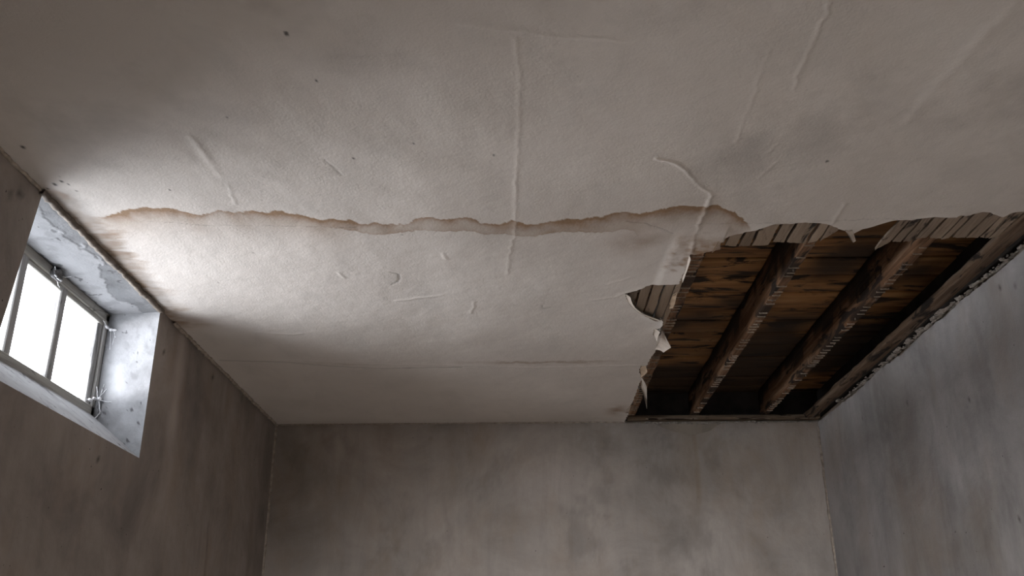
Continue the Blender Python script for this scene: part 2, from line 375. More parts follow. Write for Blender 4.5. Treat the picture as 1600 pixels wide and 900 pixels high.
def mat_glass():
    n = NT('dirty_glass', 0.08); t = n.t
    g = n.ramp(n.noise(n.co((1, 1, 1)), 7, 7, 0.65, 0.6), [(0.45, (0.97, 0.98, 1.0)), (0.75, (0.72, 0.72, 0.76))])
    tr = n.n('ShaderNodeBsdfTransparent'); n.l(g, tr.inputs[0])
    gl = n.n('ShaderNodeBsdfGlossy'); gl.inputs['Roughness'].default_value = 0.08
    mx = n.n('ShaderNodeMixShader'); mx.inputs[0].default_value = 0.05
    n.l(tr.outputs[0], mx.inputs[1]); n.l(gl.outputs[0], mx.inputs[2])
    n.l(mx.outputs[0], t.nodes['Material Output'].inputs['Surface'])
    return n.m
M_GLASS = mat_glass()

# ================================================================== STRUCTURE
# ------------------------------------------------------------------ ceiling: one plaster sheet with its torn hole
def build_ceiling():
    step = 0.005
    xs = np.linspace(XL - 0.006, XR + 0.012, int((XR - XL) / step) + 2)
    ys = np.concatenate([np.arange(YF, 1.5, 0.1), np.arange(1.5, YB + 0.008, step)])
    nx, ny = len(xs), len(ys)
    X, Y = np.meshgrid(xs, ys, indexing='ij')
    X = X.ravel().copy(); Y = Y.ravel().copy()
    poly = densify(HOLE + [(0.61, YB + 0.1), (1.98, YB + 0.1), (1.98, 2.68)], 0.012, 0.0035, True)
    P = np.stack([X, Y], 1)
    ins = np.zeros(len(P), bool)
    bb = (X > 0.3) & (Y > 2.5)
    ins[bb] = inside(P[bb], poly)
    I = ins.reshape(nx, ny)
    nb = np.zeros_like(I)
    for dx in (-1, 0, 1):
        for dy in (-1, 0, 1):
            s = np.roll(np.roll(~I, dx, 0), dy, 1)
            if dx == 1: s[0] = False
            if dx == -1: s[-1] = False
            if dy == 1: s[:, 0] = False
            if dy == -1: s[:, -1] = False
            nb |= s
    B = (I & nb).ravel()
    d, near, _ = seg_nearest(P[B], poly, True)
    X[B] = near[:, 0]; Y[B] = near[:, 1]
    P = np.stack([X, Y], 1)
    # ---- relief
    Z = (fbm(X, Y, 0.9, 5, 3) - 0.5) * 0.020 + (fbm(X * 0.8 + Y * 0.5, Y * 0.7 - X * 0.5, 0.15, 9, 4) - 0.5) * 0.0042
    Z += (fbm(X * 0.35, Y, 0.07, 15, 3) - 0.5) * 0.0010
    Z *= sstep(0.0, 0.06, Y.max() - Y) * sstep(0, 0.05, X - X.min()) * sstep(0, 0.05, X.max() - X)
    stain = np.zeros(len(X)); dirt_dark = np.zeros(len(X)); pale = np.zeros(len(X))
    wob = (fbm(X, Y, 0.03, 33, 3) - 0.5)
    for kind, w, a, pts in CRACKS:
        S = np.array(pts); m = 5 * w + 0.02
        k = np.where((X > S[:, 0].min() - m) & (X < S[:, 0].max() + m) & (Y > S[:, 1].min() - m) & (Y < S[:, 1].max() + m))[0]
        dd, _, side = seg_nearest(P[k] + wob[k, None] * 0.012, densify(pts, 0.02, 0.0025, seed=int(w * 1e4 + len(pts))))
        fade = 0.55 + 0.9 * (vnoise(X[k], Y[k], 0.12, 71) - 0.25)
        g = np.exp(-(dd / w) ** 2) * np.clip(fade, 0, 1.3)
        if kind == 'r':
            Z[k] -= a * 0.0011 * g
            pale[k] = np.maximum(pale[k], 0.25 * g)
        else:
            Z[k] += a * 0.0012 * g
            dirt_dark[k] = np.maximum(dirt_dark[k], 0.42 * a * np.exp(-(dd / (w * 0.8)) ** 2) * np.clip(fade, 0, 1))
    # ---- paper sagging free beside the fold, next to the hole
    F = densify(FOLD, 0.02)
    k = np.where((X > 0.49) & (X < 0.72) & (Y > 2.88) & (Y < 3.50))[0]
    dd, _, side = seg_nearest(P[k], F)
    sag = np.where(side > 0, 1, 0) if side[np.argmax(X[k])] > 0 else np.where(side < 0, 1, 0)
    sheet = sag * sstep(-0.004, 0.035, dd) * sstep(2.88, 2.98, Y[k]) * (1 - sstep(3.44, 3.47, Y[k]))
    Z[k] -= sheet * (0.003 + 0.06 * dd) * sstep(0, 0.3, Y[k] - 2.85)
    stain[k] = np.maximum(stain[k], 1.15 * sag * sstep(0.0, 0.03, dd) * sstep(2.93, 3.10, Y[k] + 0.12 * wob[k]) * (1 - sstep(3.08, 3.34, Y[k] + 0.5 * wob[k])) * np.clip(fbm(X[k], Y[k], 0.10, 44, 5, 0.62) * 2.2 - 0.45, 0.1, 0.75))
    pale[k] = np.maximum(pale[k], 0.15 * sag * sstep(3.26, 3.36, Y[k] + 0.25 * (fbm(X[k], Y[k], 0.08, 45, 3) - .5)))
    # ---- edge of the hole: droops a little in places
    k = np.where((X > 0.25) & (Y > 2.55))[0]
    de, _, _ = seg_nearest(P[k], poly[::2], True)
    droop = np.clip(fbm(X[k], Y[k], 0.22, 61, 2) - 0.42, 0, 1) * 3
    Z[k] -= np.exp(-de / 0.022) * droop * 0.012
    # ---- long brown water stain
    rag = (fbm(X, Y * 0.5, 0.045, 81, 4, 0.75) - 0.5) * 0.055
    T = np.array(STAIN_TOP); L = np.array(STAIN_LOW)
    t = Y + rag - np.interp(X, T[:, 0], T[:, 1])
    inx = sstep(T[0, 0], T[0, 0] + 0.1, X) * (1 - sstep(T[-1, 0] - 0.03, T[-1, 0] + 0.01, X))
    u = np.interp(X, L[:, 0], L[:, 1]) + rag * 0.8 - Y
    hasb = sstep(L[0, 0], L[0, 0] + 0.15, X) * (1 - sstep(0.38, 0.46, X))
    patch = fbm(X, Y * 0.6, 0.16, 91, 3)
    pos = sstep(-0.003, 0.004, t)
    rim = np.exp(-np.clip(t, 0, 9) / 0.014) * 0.40
    body = np.exp(-np.clip(t, 0, 9) / 0.075) * np.clip(0.35 + 2.4 * (patch - 0.32), 0.2, 1.0)
    wash = np.exp(-np.clip(t - 0.02, 0, 9) / 0.16) * 0.10
    up = pos * (rim + body + wash)
    ub = sstep(-0.003, 0.004, u)
    lowrim = (np.exp(-np.clip(u, 0, 9) / 0.012) * 0.28 + np.exp(-np.clip(u, 0, 9) / 0.04) * 0.30 * patch * 1.3) * np.clip(0.2 + 1.5 * (fbm(X, Y * 0, 0.22, 97, 2) - 0.25), 0, 1)
    band = pos * ub * (np.clip(rim + body * 0.9 + 0.20 + lowrim, 0, 0.95))
    s = inx * (up * (1 - hasb) + band * hasb)
    # broad soft patch where the stain reaches the hole
    bl = np.exp(-(((X - 0.42) / 0.085) ** 2 + ((Y - 3.06) / 0.09) ** 2)) * 0.7
    bl += np.exp(-(((X - 0.72) / 0.06) ** 2 + ((Y - 3.08) / 0.06) ** 2)) * 0.7
    bl += np.exp(-(((X - 0.60) / 0.07) ** 2 + ((Y - 3.0) / 0.08) ** 2)) * 0.25
    s = np.maximum(s, bl * np.clip(fbm(X, Y, 0.12, 103, 4) * 2.4 - 0.55, 0, 1.2) * sstep(-0.003, 0.004, t))
    # brown bleeding along the wall over the window
    W = np.array(WALL_STAIN); o = np.argsort(W[:, 1])
    edge = np.interp(Y, W[o, 1], W[o, 0]) + (fbm(X * 0.2, Y, 0.03, 111, 4, 0.6) - 0.5) * 0.14
    q = sstep(-0.02, 0.05, edge - X) * sstep(2.60, 2.66, Y) * (1 - sstep(3.80, 3.95, Y))
    q *= np.clip(0.10 + 2.1 * (fbm(X * 0.5, Y, 0.09, 117, 5, 0.62) - 0.36) + 0.25 * np.exp(-np.clip(edge - X, 0, 9) / 0.03), 0.06, 0.75)
    q = np.maximum(q, 0.5 * np.exp(-((Y - 3.83 - 0.15 * (X + 1.4)) / 0.06) ** 2) * np.exp(-((X + 1.40) / 0.07) ** 2) * (0.3 + fbm(X * 0.2, Y, 0.04, 119, 3)))
    s = np.maximum(s, q)
    RS = densify(WALL_RIM, 0.01, 0.002)
    k = np.where((X < -1.0) & (Y > 2.45) & (Y < 3.1))[0]
    dd, _, side = seg_nearest(P[k] + wob[k, None] * 0.03, RS)
    s[k] = np.maximum(s[k], np.where(side < 0, np.exp(-(dd / 0.012) ** 2), np.exp(-(dd / 0.05) ** 2)) * 0.55 * np.clip(fbm(X[k], Y[k], 0.07, 123, 4) * 2 - 0.45, 0.15, 1))
    # rusty traces along the paper joint and in the far corner of the hole
    yj = 4.405
    s = np.maximum(s, np.exp(-((Y - yj - 0.012 - wob * 0.05) / 0.018) ** 2) * np.clip(fbm(X, Y * 0, 0.35, 121, 3) * 2.2 - 0.95, 0, 0.5) * sstep(-1.2, -0.9, X) * (X < 0.62))
    s = np.maximum(s, 0.75 * np.exp(-(((X - 0.555) / 0.05) ** 2 + ((Y - 5.36) / 0.11) ** 2)) * np.clip(fbm(X, Y, 0.08, 131, 3) * 2 - 0.3, 0, 1))
    s = np.maximum(s, 0.16 * sstep(-0.12, -0.02, -(YB - Y)) * fbm(X, Y, 0.15, 135, 3))
    stain = np.clip(np.maximum(stain, s), 0, 1)
    # ---- specks and soot
    for sx, sy, r in SPOTS:
        k = np.where((abs(X - sx) < 0.06) & (abs(Y - sy) < 0.06))[0]
        dd = np.hypot(X[k] - sx, (Y[k] - sy) * 0.6) + wob[k] * 0.012
        dirt_dark[k] = np.maximum(dirt_dark[k], 0.9 * (1 - sstep(r * 0.25, r * 0.8, dd)))
    sm = np.clip(fbm(X * 0.8 + Y * 0.6, Y * 0.8 - X * 0.6, 0.32, 141, 6, 0.66) - 0.53, 0, 1) * 0.7 * sstep(-0.1, 0.5, 3.1 - Y)
    sm = np.maximum(sm, 0.20 * np.exp(-(((X + 0.42) / 0.07) ** 2 + ((Y - 1.95) / 0.07) ** 2)) * (0.4 + fbm(X * .3, Y, 0.02, 143, 2)))
    dirt_dark = np.clip(np.maximum(dirt_dark, sm), 0, 1)
    V = np.stack([X, Y, H + Z], 1)
    Q = grid_quads(nx, ny, flip=True)
    deep = ins & ~B
    keep = ~deep[Q].any(1) & ~ins[Q].all(1)
    Qk = Q[keep]
    # broken edge: skirt between kept and removed cells
    K = keep.reshape(nx - 1, ny - 1)
    ids = np.arange(nx * ny).reshape(nx, ny)
    E = []
    a = K[:-1] != K[1:]; i, j = np.where(a); E.append(np.stack([ids[i + 1, j], ids[i + 1, j + 1]], 1))
    a = K[:, :-1] != K[:, 1:]; i, j = np.where(a); E.append(np.stack([ids[i, j + 1], ids[i + 1, j + 1]], 1))
    E = np.concatenate(E)
    uq, inv = np.unique(E.ravel(), return_inverse=True)
    inv = inv.reshape(-1, 2)
    n0 = len(V)
    skv = V[uq] + np.stack([(rng.rand(len(uq)) - .5) * 0.004, (rng.rand(len(uq)) - .5) * 0.004, np.full(len(uq), 0.012)], 1)
    lip = V[uq]
    Vall = np.concatenate([V, lip, skv])
    m = len(uq)
    SQ = np.stack([n0 + inv[:, 0], n0 + inv[:, 1], n0 + m + inv[:, 1], n0 + m + inv[:, 0]], 1)
    att = {}
    for nme, arr, ev in (('stain', stain, 0.5), ('dirt_dark', dirt_dark, 0.12), ('pale', pale, 0.0)):
        att[nme] = np.concatenate([arr, np.full(2 * m, ev)])
    used = np.zeros(len(Vall), bool); QQ = np.concatenate([Qk, SQ]); used[QQ.ravel()] = True
    remap = np.cumsum(used) - 1
    me = from_np('ceiling', Vall[used], remap[QQ], {k: v[used] for k, v in att.items()})
    return struct(link('ceiling', me, M_CEIL, None, True))
CEIL = build_ceiling()

# ------------------------------------------------------------------ walls
def axis(*cuts):
    """cut points joined by steps: (v0, step, v1, step, v2 ...)"""
    out = [cuts[0]]
    for k in range(1, len(cuts), 2):
        s, e = cuts[k], cuts[k + 1]
        n = max(1, int(round((e - out[-1]) / s)))
        out += list(np.linspace(out[-1], e, n + 1)[1:])
    return np.array(out)

def build_wall_left():
    ys = axis(YF, 0.1, 1.9, 0.02, WY0, 0.02, WY1, 0.02, YB + 0.01)
    zs = axis(0, 0.1, 1.2, 0.02, WZ0, 0.02, WZ1, 0.01, 2.605, 0.1, 2.86)
    Yg, Zg = np.meshgrid(ys, zs, indexing='ij'); Yv = Yg.ravel(); Zv = Zg.ravel()
    dx = np.maximum(np.maximum(WY0 - Yv, Yv - WY1), np.maximum(WZ0 - Zv, Zv - WZ1))
    D = (fbm(Yv, Zv, 0.5, 201, 4) - 0.5) * 0.02 * sstep(0.0, 0.12, dx) * sstep(0, 0.1, 2.6 - Zv) * sstep(0, 0.08, YB - Yv)
    Xv = XL + D
    Yv = Yv - np.clip((WZ1 - Zv) * 0.155, 0, 0.1) * np.clip(1 - (WY0 - Yv) / 0.5, 0, 1) * (Yv <= WY0 + 1e-6)
    dirt_dark = 0.45 * np.clip(fbm(Yv, Zv, 0.3, 205, 5, .6) - 0.5, 0, 1) * 2
    for y, z, r in ((3.78, 2.54, .006), (3.79, 2.52, .005), (3.76, 2.45, .006), (2.50, 2.53, .012), (2.45, 2.50, .008), (4.4, 2.53, .012), (4.9, 2.56, .01), (2.2, 2.3, .008), (3.05, 1.80, .007), (2.95, 1.72, .006), (3.3, 1.9, .005), (3.45, 1.93, .004)):
        dd = np.hypot(Yv - y, (Zv - z)); dirt_dark = np.maximum(dirt_dark, 0.85 * np.exp(-(dd / (r * 1.3)) ** 2))
    for y, z0, z1, w in ((3.47, 1.80, 1.93, .004), (3.44, 1.84, 1.95, .003), (2.62, 1.5, 1.9, .012), (3.3, 1.1, 1.5, .010), (4.6, 1.2, 1.9, .012), (3.9, .9, 1.3, .008)):
        dirt_dark = np.maximum(dirt_dark, 0.45 * np.exp(-((Yv - y - 0.03 * (vnoise(Zv, Zv * 0, 0.15, int(y * 100)) - .5)) / w) ** 2) * sstep(z0, z0 + .05, Zv) * (1 - sstep(z1 - .05, z1, Zv)))
    dirt_dark = np.maximum(dirt_dark, 0.5 * np.exp(-(2.6 - Zv) / 0.03) * (Yv > 3.7) * fbm(Yv, Zv, 0.1, 207, 3))  # darker just under the ceiling, beyond the window
    pale = 0.5 * np.exp(-((Yv - 3.95 - 0.05 * (2.5 - Zv)) / 0.05) ** 2) * sstep(1.4, 2.3, Zv) * (0.3 + fbm(Yv, Zv * 0.2, 0.06, 209, 3))
    Q = grid_quads(len(ys), len(zs))
    Y0v = Yg.ravel()
    c = np.stack([Y0v[Q].mean(1), Zv[Q].mean(1)], 1)
    keep = ~((c[:, 0] > WY0) & (c[:, 0] < WY1) & (c[:, 1] > WZ0) & (c[:, 1] < WZ1))
    me = from_np('wall_left', np.stack([Xv, Yv, Zv], 1), Q[keep], {'stain': 0 * Yv, 'dirt_dark': dirt_dark, 'pale': pale})
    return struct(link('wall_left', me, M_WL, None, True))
build_wall_left()

def sheet_wall(name, along, us, edge, base_pos, sgn, mat, stainf, darkf, seed):
    """plaster skin of a wall whose ragged top edge stands proud of what is behind; sgn = outward direction of depth"""
    zt = np.concatenate([np.linspace(0, 0.45, 6)[:-1], np.linspace(0.45, 1.0, 75)])
    U = np.repeat(us, len(zt)); E = np.repeat(edge, len(zt)); Tz = np.tile(zt, len(us)); Zv = E * Tz
    D = (fbm(U, Zv, 0.5, seed, 4) - 0.5) * 0.018 * sstep(0, 0.08, U - us.min()) * sstep(0, 0.08, us.max() - U)
    fr = np.stack([U, base_pos + D, Zv], 1)
    n = len(us); top = np.arange(n) * len(zt) + len(zt) - 1
    rim = fr[top].copy(); rim[:, 1] += sgn * 0.014; rim[:, 2] -= 0.003
    V = np.concatenate([fr, fr[top], rim])
    Q = grid_quads(n, len(zt))
    r0 = len(fr); k = np.arange(n - 1)
    Q = np.concatenate([Q, np.stack([r0 + k, r0 + k + 1, r0 + n + k + 1, r0 + n + k], 1)])
    if along == 'y': V = V[:, [1, 0, 2]]
    st = np.concatenate([stainf(U, Zv), np.full(2 * n, 0.4)]); di = np.concatenate([darkf(U, Zv), np.full(2 * n, 0.25)])
    me = from_np(name, V, Q, {'stain': st, 'dirt_dark': di, 'pale': 0 * st})
    return struct(link(name, me, mat, None, True))

# back wall: the skin has come off in a shallow scoop under the joists
ux = axis(XL - 0.01, 0.012, 0.62, 0.008, XR + 0.01)
dip = np.interp(ux, [0.80, 0.86, 0.90, 0.947, 0.985, 1.023, 1.06, 1.101, 1.14, 1.18, 1.24], [0, 0.030, 0.046, 0.062, 0.070, 0.074, 0.071, 0.062, 0.048, 0.018, 0])
eb = np.where(ux < 0.63, 2.603, 2.592 - dip - 0.012 * np.clip(fbm(ux, 0 * ux, 0.06, 221, 4) - 0.3, 0, 1))
def st_back(U, Z):
    w = 0.035 * (fbm(U * 0, Z, 0.25, 225, 3) - 0.5)
    s = 0.55 * np.exp(-((U - 1.03 - w) / 0.022) ** 2) * sstep(1.9, 2.25, Z) * (0.3 + fbm(U, Z * 0.2, 0.05, 227, 3))
    s = np.maximum(s, 0.25 * np.exp(-((U - 1.0 - w) / 0.07) ** 2) * sstep(1.7, 2.3, Z))
    return np.maximum(s, 0.22 * np.clip(fbm(U, Z, 0.5, 229, 4) - 0.5, 0, 1) * 2)
def di_back(U, Z):
    d = 0.55 * np.exp(-(2.6 - Z) / 0.05) * fbm(U, Z, 0.12, 231, 3)  # darker towards the top edge
    for x, z, r in ((-.55, 2.5, .007), (.45, 1.55, .006), (1.05, 1.25, .008), (-.2, 1.9, .005), (1.62, 1.5, .010), (1.6, 1.42, .008), (-1.2, 1.4, .007)):
        d = np.maximum(d, 0.8 * np.exp(-((U - x) ** 2 + (Z - z) ** 2) / r ** 2))
    d = np.maximum(d, 0.20 * sstep(0.56, 0.72, fbm(U, Z * 0.7, 0.28, 239, 6, 0.68)))
    return np.maximum(d, 0.35 * np.exp(-(U - XL) / 0.10) * fbm(U, Z, 0.3, 233, 3))  # darker towards the left corner
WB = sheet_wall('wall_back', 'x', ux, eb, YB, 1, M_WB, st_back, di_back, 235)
M_UNDER = mat_wall('brown_undercoat', (0.27, 0.23, 0.19), 0)
o = box_part('undercoat', (XL - 0.02, XR + 0.02, YB + 0.013, YB + 0.03, 2.35, 2.61), M_UNDER, WB, 0)
o = box_part('masonry', (0.2, XR + 0.02, YB + 0.014, YB + 0.1, 2.60, 2.87), M_MASON, WB, 0)

uy = axis(YF, 0.08, 2.5, 0.008, YB + 0.01)
er = 2.603 - sstep(2.66, 2.86, uy) * (0.012 + 0.022 * np.clip(fbm(uy, 0 * uy, 0.16, 241, 5, 0.65) * 1.6 - 0.35, 0, 1.2))
def di_right(U, Z):
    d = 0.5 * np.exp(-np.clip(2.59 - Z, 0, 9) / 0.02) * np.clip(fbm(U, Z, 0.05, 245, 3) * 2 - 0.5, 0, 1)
    for y, z in ((4.3, 2.35), (3.7, 2.2), (4.0, 2.5), (3.3, 2.52), (3.2, 2.49), (4.9, 2.42), (3.5, 1.7)):
        d = np.maximum(d, 0.8 * np.exp(-((U - y) ** 2 + (Z - z) ** 2) / 0.008 ** 2))
    d = np.maximum(d, 0.16 * sstep(0.55, 0.72, fbm(U * 1.6, Z * 0.6, 0.28, 249, 6, 0.68)))
    return d
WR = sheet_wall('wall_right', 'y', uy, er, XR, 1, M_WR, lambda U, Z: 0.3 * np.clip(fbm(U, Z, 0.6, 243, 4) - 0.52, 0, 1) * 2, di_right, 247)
box_part('undercoat', (XR + 0.013, XR + 0.03, YF, YB + 0.05, 2.3, 2.61), M_UNDER, WR, 0)
box_part('masonry', (XR + 0.025, XR + 0.12, YF, YB + 0.1, 2.60, 2.87), M_MASON, WR, 0)

o = box_part('wall_front', (XL - 0.25, XR + 0.12, YF - 0.1, YF, 0, 2.87), M_WB, None, 0); struct(o)
o = box_part('floor', (XL - 0.3, XR + 0.15, YF - 0.1, YB + 0.1, -0.1, 0), M_FLOOR, None, 0); struct(o)
o = box_part('cavity_lid', (XL - 0.3, XR + 0.15, YF - 0.1, YB + 0.1, 2.84, 2.92), M_MASON, None, 0); struct(o)  # unseen slab added to keep sky light out of the joist cavity

# ------------------------------------------------------------------ window 1: deep whitewashed recess, timber frame, three panes
WIN = struct(empty('window_1', (XW, 3.16, 2.15)))
def patch(name, p00, p10, p01, p11, nu, nv, mat, seed, n_in, gap=0.03, peel=True, paint=0.0):
    """curved-free plaster patch between four corners; u along the first edge, v from room to frame; n_in = normal into the recess"""
    u, v = np.meshgrid(np.linspace(0, 1, nu), np.linspace(0, 1, nv), indexing='ij'); u = u.ravel()[:, None]; v = v.ravel()[:, None]
    A, B_, C_, D_ = [np.array(q, float) for q in (p00, p10, p01, p11)]
    P = A * (1-u) * (1-v) + B_ * u * (1-v) + C_ * (1-u) * v + D_ * u * v
    lu = np.linalg.norm(B_ - A) * u[:, 0]; lv = np.linalg.norm(C_ - A) * v[:, 0]; Lv = np.linalg.norm(C_ - A)
    ed = np.minimum.reduce([u[:, 0], 1 - u[:, 0], v[:, 0], 1 - v[:, 0]])
    f = sstep(0, 0.08, ed)
    k = fbm(lu * 0.55, lv, 0.13, seed, 5, 0.6)
    flake = sstep(0.50, 0.515, k * 0.55 + 0.235 + 0.20 * np.exp(-((lv / Lv - 0.58) / 0.30) ** 2) - 0.10) if peel else np.zeros(len(k))
    disp = (fbm(lu, lv, 0.15, seed + 5, 4) - 0.5) * 0.008 + flake * 0.0025
    P = P + np.array(n_in)[None] * (disp * f)[:, None]
    dirt_dark = 0.9 * np.exp(-(Lv - lv) / gap) * (0.35 + fbm(lu, lv, 0.05, seed + 7, 3)) + 0.22 * sstep(0.55, 0.75, fbm(lu, lv, 0.06, seed + 9, 5)) + 0.25 * np.exp(-(Lv - lv) / (gap * 2.5))
    sp = vnoise(lu, lv, 0.012, seed + 11) * vnoise(lu, lv, 0.05, seed + 12)
    dirt_dark = np.maximum(dirt_dark, 0.8 * sstep(0.56, 0.64, sp))
    me = from_np(name, P, grid_quads(nu, nv), {'dirt_dark': np.clip(dirt_dark, 0, 1), 'pale': flake * 0.85 if peel else paint + 0 * flake, 'stain': 0 * dirt_dark})
    return link(name, me, mat, None, True)
def wpart(o):
    o.parent = WIN; o.location = -WIN.location; return o
ZS = 2.160       # sill height at the frame
YFAR = 3.705
WY0B = WY0 - 0.0945   # the near edge leans towards the room at the bottom
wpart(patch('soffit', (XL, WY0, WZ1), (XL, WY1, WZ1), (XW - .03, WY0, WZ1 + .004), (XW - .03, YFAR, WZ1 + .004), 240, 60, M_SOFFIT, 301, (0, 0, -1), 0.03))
wpart(patch('sill', (XL, WY0B, WZ0), (XL, WY1, WZ0), (XW - .03, WY0B + .03, ZS + .025), (XW - .03, YFAR, ZS + .025), 240, 60, M_REV, 321, (0, 0, 1), 0.012, False, 0.6))
wpart(patch('reveal', (XL, WY1, WZ0), (XL, WY1, WZ1), (XW - .03, YFAR, ZS + .02), (XW - .03, YFAR, WZ1 + .004), 150, 60, M_REV, 341, (0, -1, 0), 0.035, False))
wpart(patch('reveal', (XL, WY0B, WZ0), (XL, WY0, WZ1), (XW - .03, WY0B + .03, ZS + .02), (XW - .03, WY0, WZ1 + .004), 60, 30, M_REV, 361, (0, 1, 0), 0.022, False))
box_part('head_rail', (XW - 0.05, XW, 2.52, 3.72, 2.556, 2.596), M_FRAME, WIN, 0.004)
box_part('head_bead', (XW - 0.04, XW - 0.006, 2.56, 3.68, 2.537, 2.557), M_FRAME, WIN, 0.003)
box_part('bottom_rail', (XW - 0.05, XW, 2.52, 3.72, 2.150, 2.198), M_FRAME, WIN, 0.004)
box_part('stile', (XW - 0.05, XW, 3.674, 3.715, 2.15, 2.59), M_FRAMEZ, WIN, 0.004)
box_part('sash_stile', (XW - 0.045, XW - 0.010, 3.638, 3.675, 2.19, 2.56), M_FRAMEZ, WIN, 0.004)
box_part('stile', (XW - 0.05, XW, 2.53, 2.66, 2.15, 2.59), M_FRAMEZ, WIN, 0.004)
for y0, y1 in ((2.984, 3.029), (3.288, 3.334)):
    box_part('glazing_bar', (XW - 0.026, XW - 0.004, y0, y1, 2.19, 2.56), M_FRAMEZ, WIN, 0.004)
for y0, y1 in ((2.655, 2.988), (3.022, 3.292), (3.325, 3.64)):
    box_part('pane', (XW - 0.018, XW - 0.014, y0, y1, 2.19, 2.56), M_GLASS, WIN, 0)

# ------------------------------------------------------------------ strips and joints (trim)
def wig(n, f, seed):
    r = random.Random(seed); return [f(k / (n - 1), r) for k in range(n)]
t1 = sweep('trim_1', wig(60, lambda t, r: (XL + 0.004 + r.uniform(-.002, .002), 2.60 + 1.07 * t, 2.594 + r.uniform(-.002, .002)), 5), 0.014, M_GREYBR, None, 6, 0.25, 5, 0.8); struct(t1)  # dark grey-brown strip along the joint over the window
t2 = sweep('trim_2', wig(90, lambda t, r: (XL + 0.006 + r.uniform(-.002, .002), 3.80 + (YB - 3.80) * t, 2.596 + r.uniform(-.002, .002)), 6), 0.0085, M_CAULK, None, 6, 0.3, 6); struct(t2)
t3 = sweep('trim_3', wig(110, lambda t, r: (XL + (0.62 - XL) * t, YB - 0.004 + r.uniform(-.0015, .0015), 2.597 + r.uniform(-.001, .001)), 7), 0.005, M_CAULK, None, 6, 0.35, 7); struct(t3)
t4 = sweep('trim_4', wig(90, lambda t, r: (XL + 0.004 + r.uniform(-.002, .002), YB - 0.004, 0.4 + 2.19 * t), 8), 0.008, M_CAULK, None, 6, 0.35, 8); struct(t4)
t5 = sweep('trim_5', wig(90, lambda t, r: (XR - 0.004 + r.uniform(-.002, .002), YB - 0.004, 0.4 + 2.16 * t), 9), 0.008, M_CAULK, None, 6, 0.35, 9); struct(t5)
t6 = sweep('trim_6', wig(80, lambda t, r: (XL + 0.004 + r.uniform(-.002, .002), 0.6 + 2.0 * t, 2.597 + r.uniform(-.001, .001)), 10), 0.006, M_CAULK, None, 6, 0.35, 10); struct(t6)

# ================================================================== INSIDE THE HOLE
# ------------------------------------------------------------------ laths (parts of the ceiling)
def lath(x0, x1, y0, y1, z0=2.6125, th=0.009, jag=0.012, end=None, seed=0):
    r = random.Random(seed); n = 6
    cx, cy = (x0 + x1) / 2, (y0 + y1) / 2
    xs = [x0 + (x1 - x0) * k / (n - 1) for k in range(n)]
    if end: yend = [end[0] + (end[1] - end[0]) * k / (n - 1) + r.uniform(-jag, jag) * 0.5 for k in range(n)]
    else: yend = [y1 + r.uniform(-jag, jag) for k in range(n)]
    m = 9
    bm = bmesh.new(); lo = []; hi = []
    for k in range(n):
        cl = []; ch = []
        for q in range(m):
            t = q / (m - 1); y = y0 + (yend[k] - y0) * t
            ex = r.uniform(-.003, .003) if k in (0, n - 1) else 0
            zz = z0 + r.uniform(-.0006, .0006)
            cl.append(bm.verts.new((xs[k] + ex - cx, y - cy, zz - z0))); ch.append(bm.verts.new((xs[k] + ex - cx, y - cy, zz - z0 + th)))
        lo.append(cl); hi.append(ch)
    for k in range(n - 1):
        for q in range(m - 1):
            bm.faces.new((lo[k][q], lo[k][q+1], lo[k+1][q+1], lo[k+1][q])); bm.faces.new((hi[k][q], hi[k+1][q], hi[k+1][q+1], hi[k][q+1]))
        for q in (0, m - 1): bm.faces.new((lo[k][q], lo[k+1][q], hi[k+1][q], hi[k][q]))
    for k in (0, n - 1):
        for q in range(m - 1): bm.faces.new((lo[k][q], lo[k][q+1], hi[k][q+1], hi[k][q]))
    o = bm_done('lath', bm, M_LATH, CEIL); o.location = (cx, cy, z0)
    return o
A = [(.690, .728, 3.04, 3.085), (.736, .780, 3.10, 3.108), (.789, .824, 3.107, 3.105), (.833, .890, 3.106, 3.098), (.903, .941, 3.075, 3.080), (.951, 1.016, 3.078, 3.086), (1.027, 1.059, 3.086, 3.074), (1.066, 1.106, 3.072, 2.985)]
Bg = [(1.290, 1.322, 3.150, 3.082), (1.329, 1.356, 3.080, 3.084), (1.364, 1.393, 3.084, 3.078), (1.401, 1.439, 3.060, 3.048), (1.448, 1.490, 3.052, 3.060), (1.498, 1.520, 3.064, 3.056), (1.527, 1.572, 3.050, 3.055), (1.579, 1.621, 3.056, 3.054), (1.627, 1.655, 3.052, 3.058), (1.661, 1.684, 3.060, 3.050), (1.690, 1.728, 3.055, 3.06), (1.735, 1.785, 3.03, 3.02)]
Lg = [(.395, .436), (.443, .474), (.482, .519), (.527, .567), (.576, .612), (.618, .636)]
k = 0
for x0, x1, a, b in A + Bg:
    lath(x0, x1, 2.62, max(a, b), end=(a, b), jag=0.006, seed=400 + k); k += 1
for x0, x1 in Lg:
    lath(x0, x1, 3.30 if x0 > 0.6 else 3.32, 4.02 if x0 < 0.6 else 3.93, jag=0.02, seed=400 + k, z0=2.613); k += 1

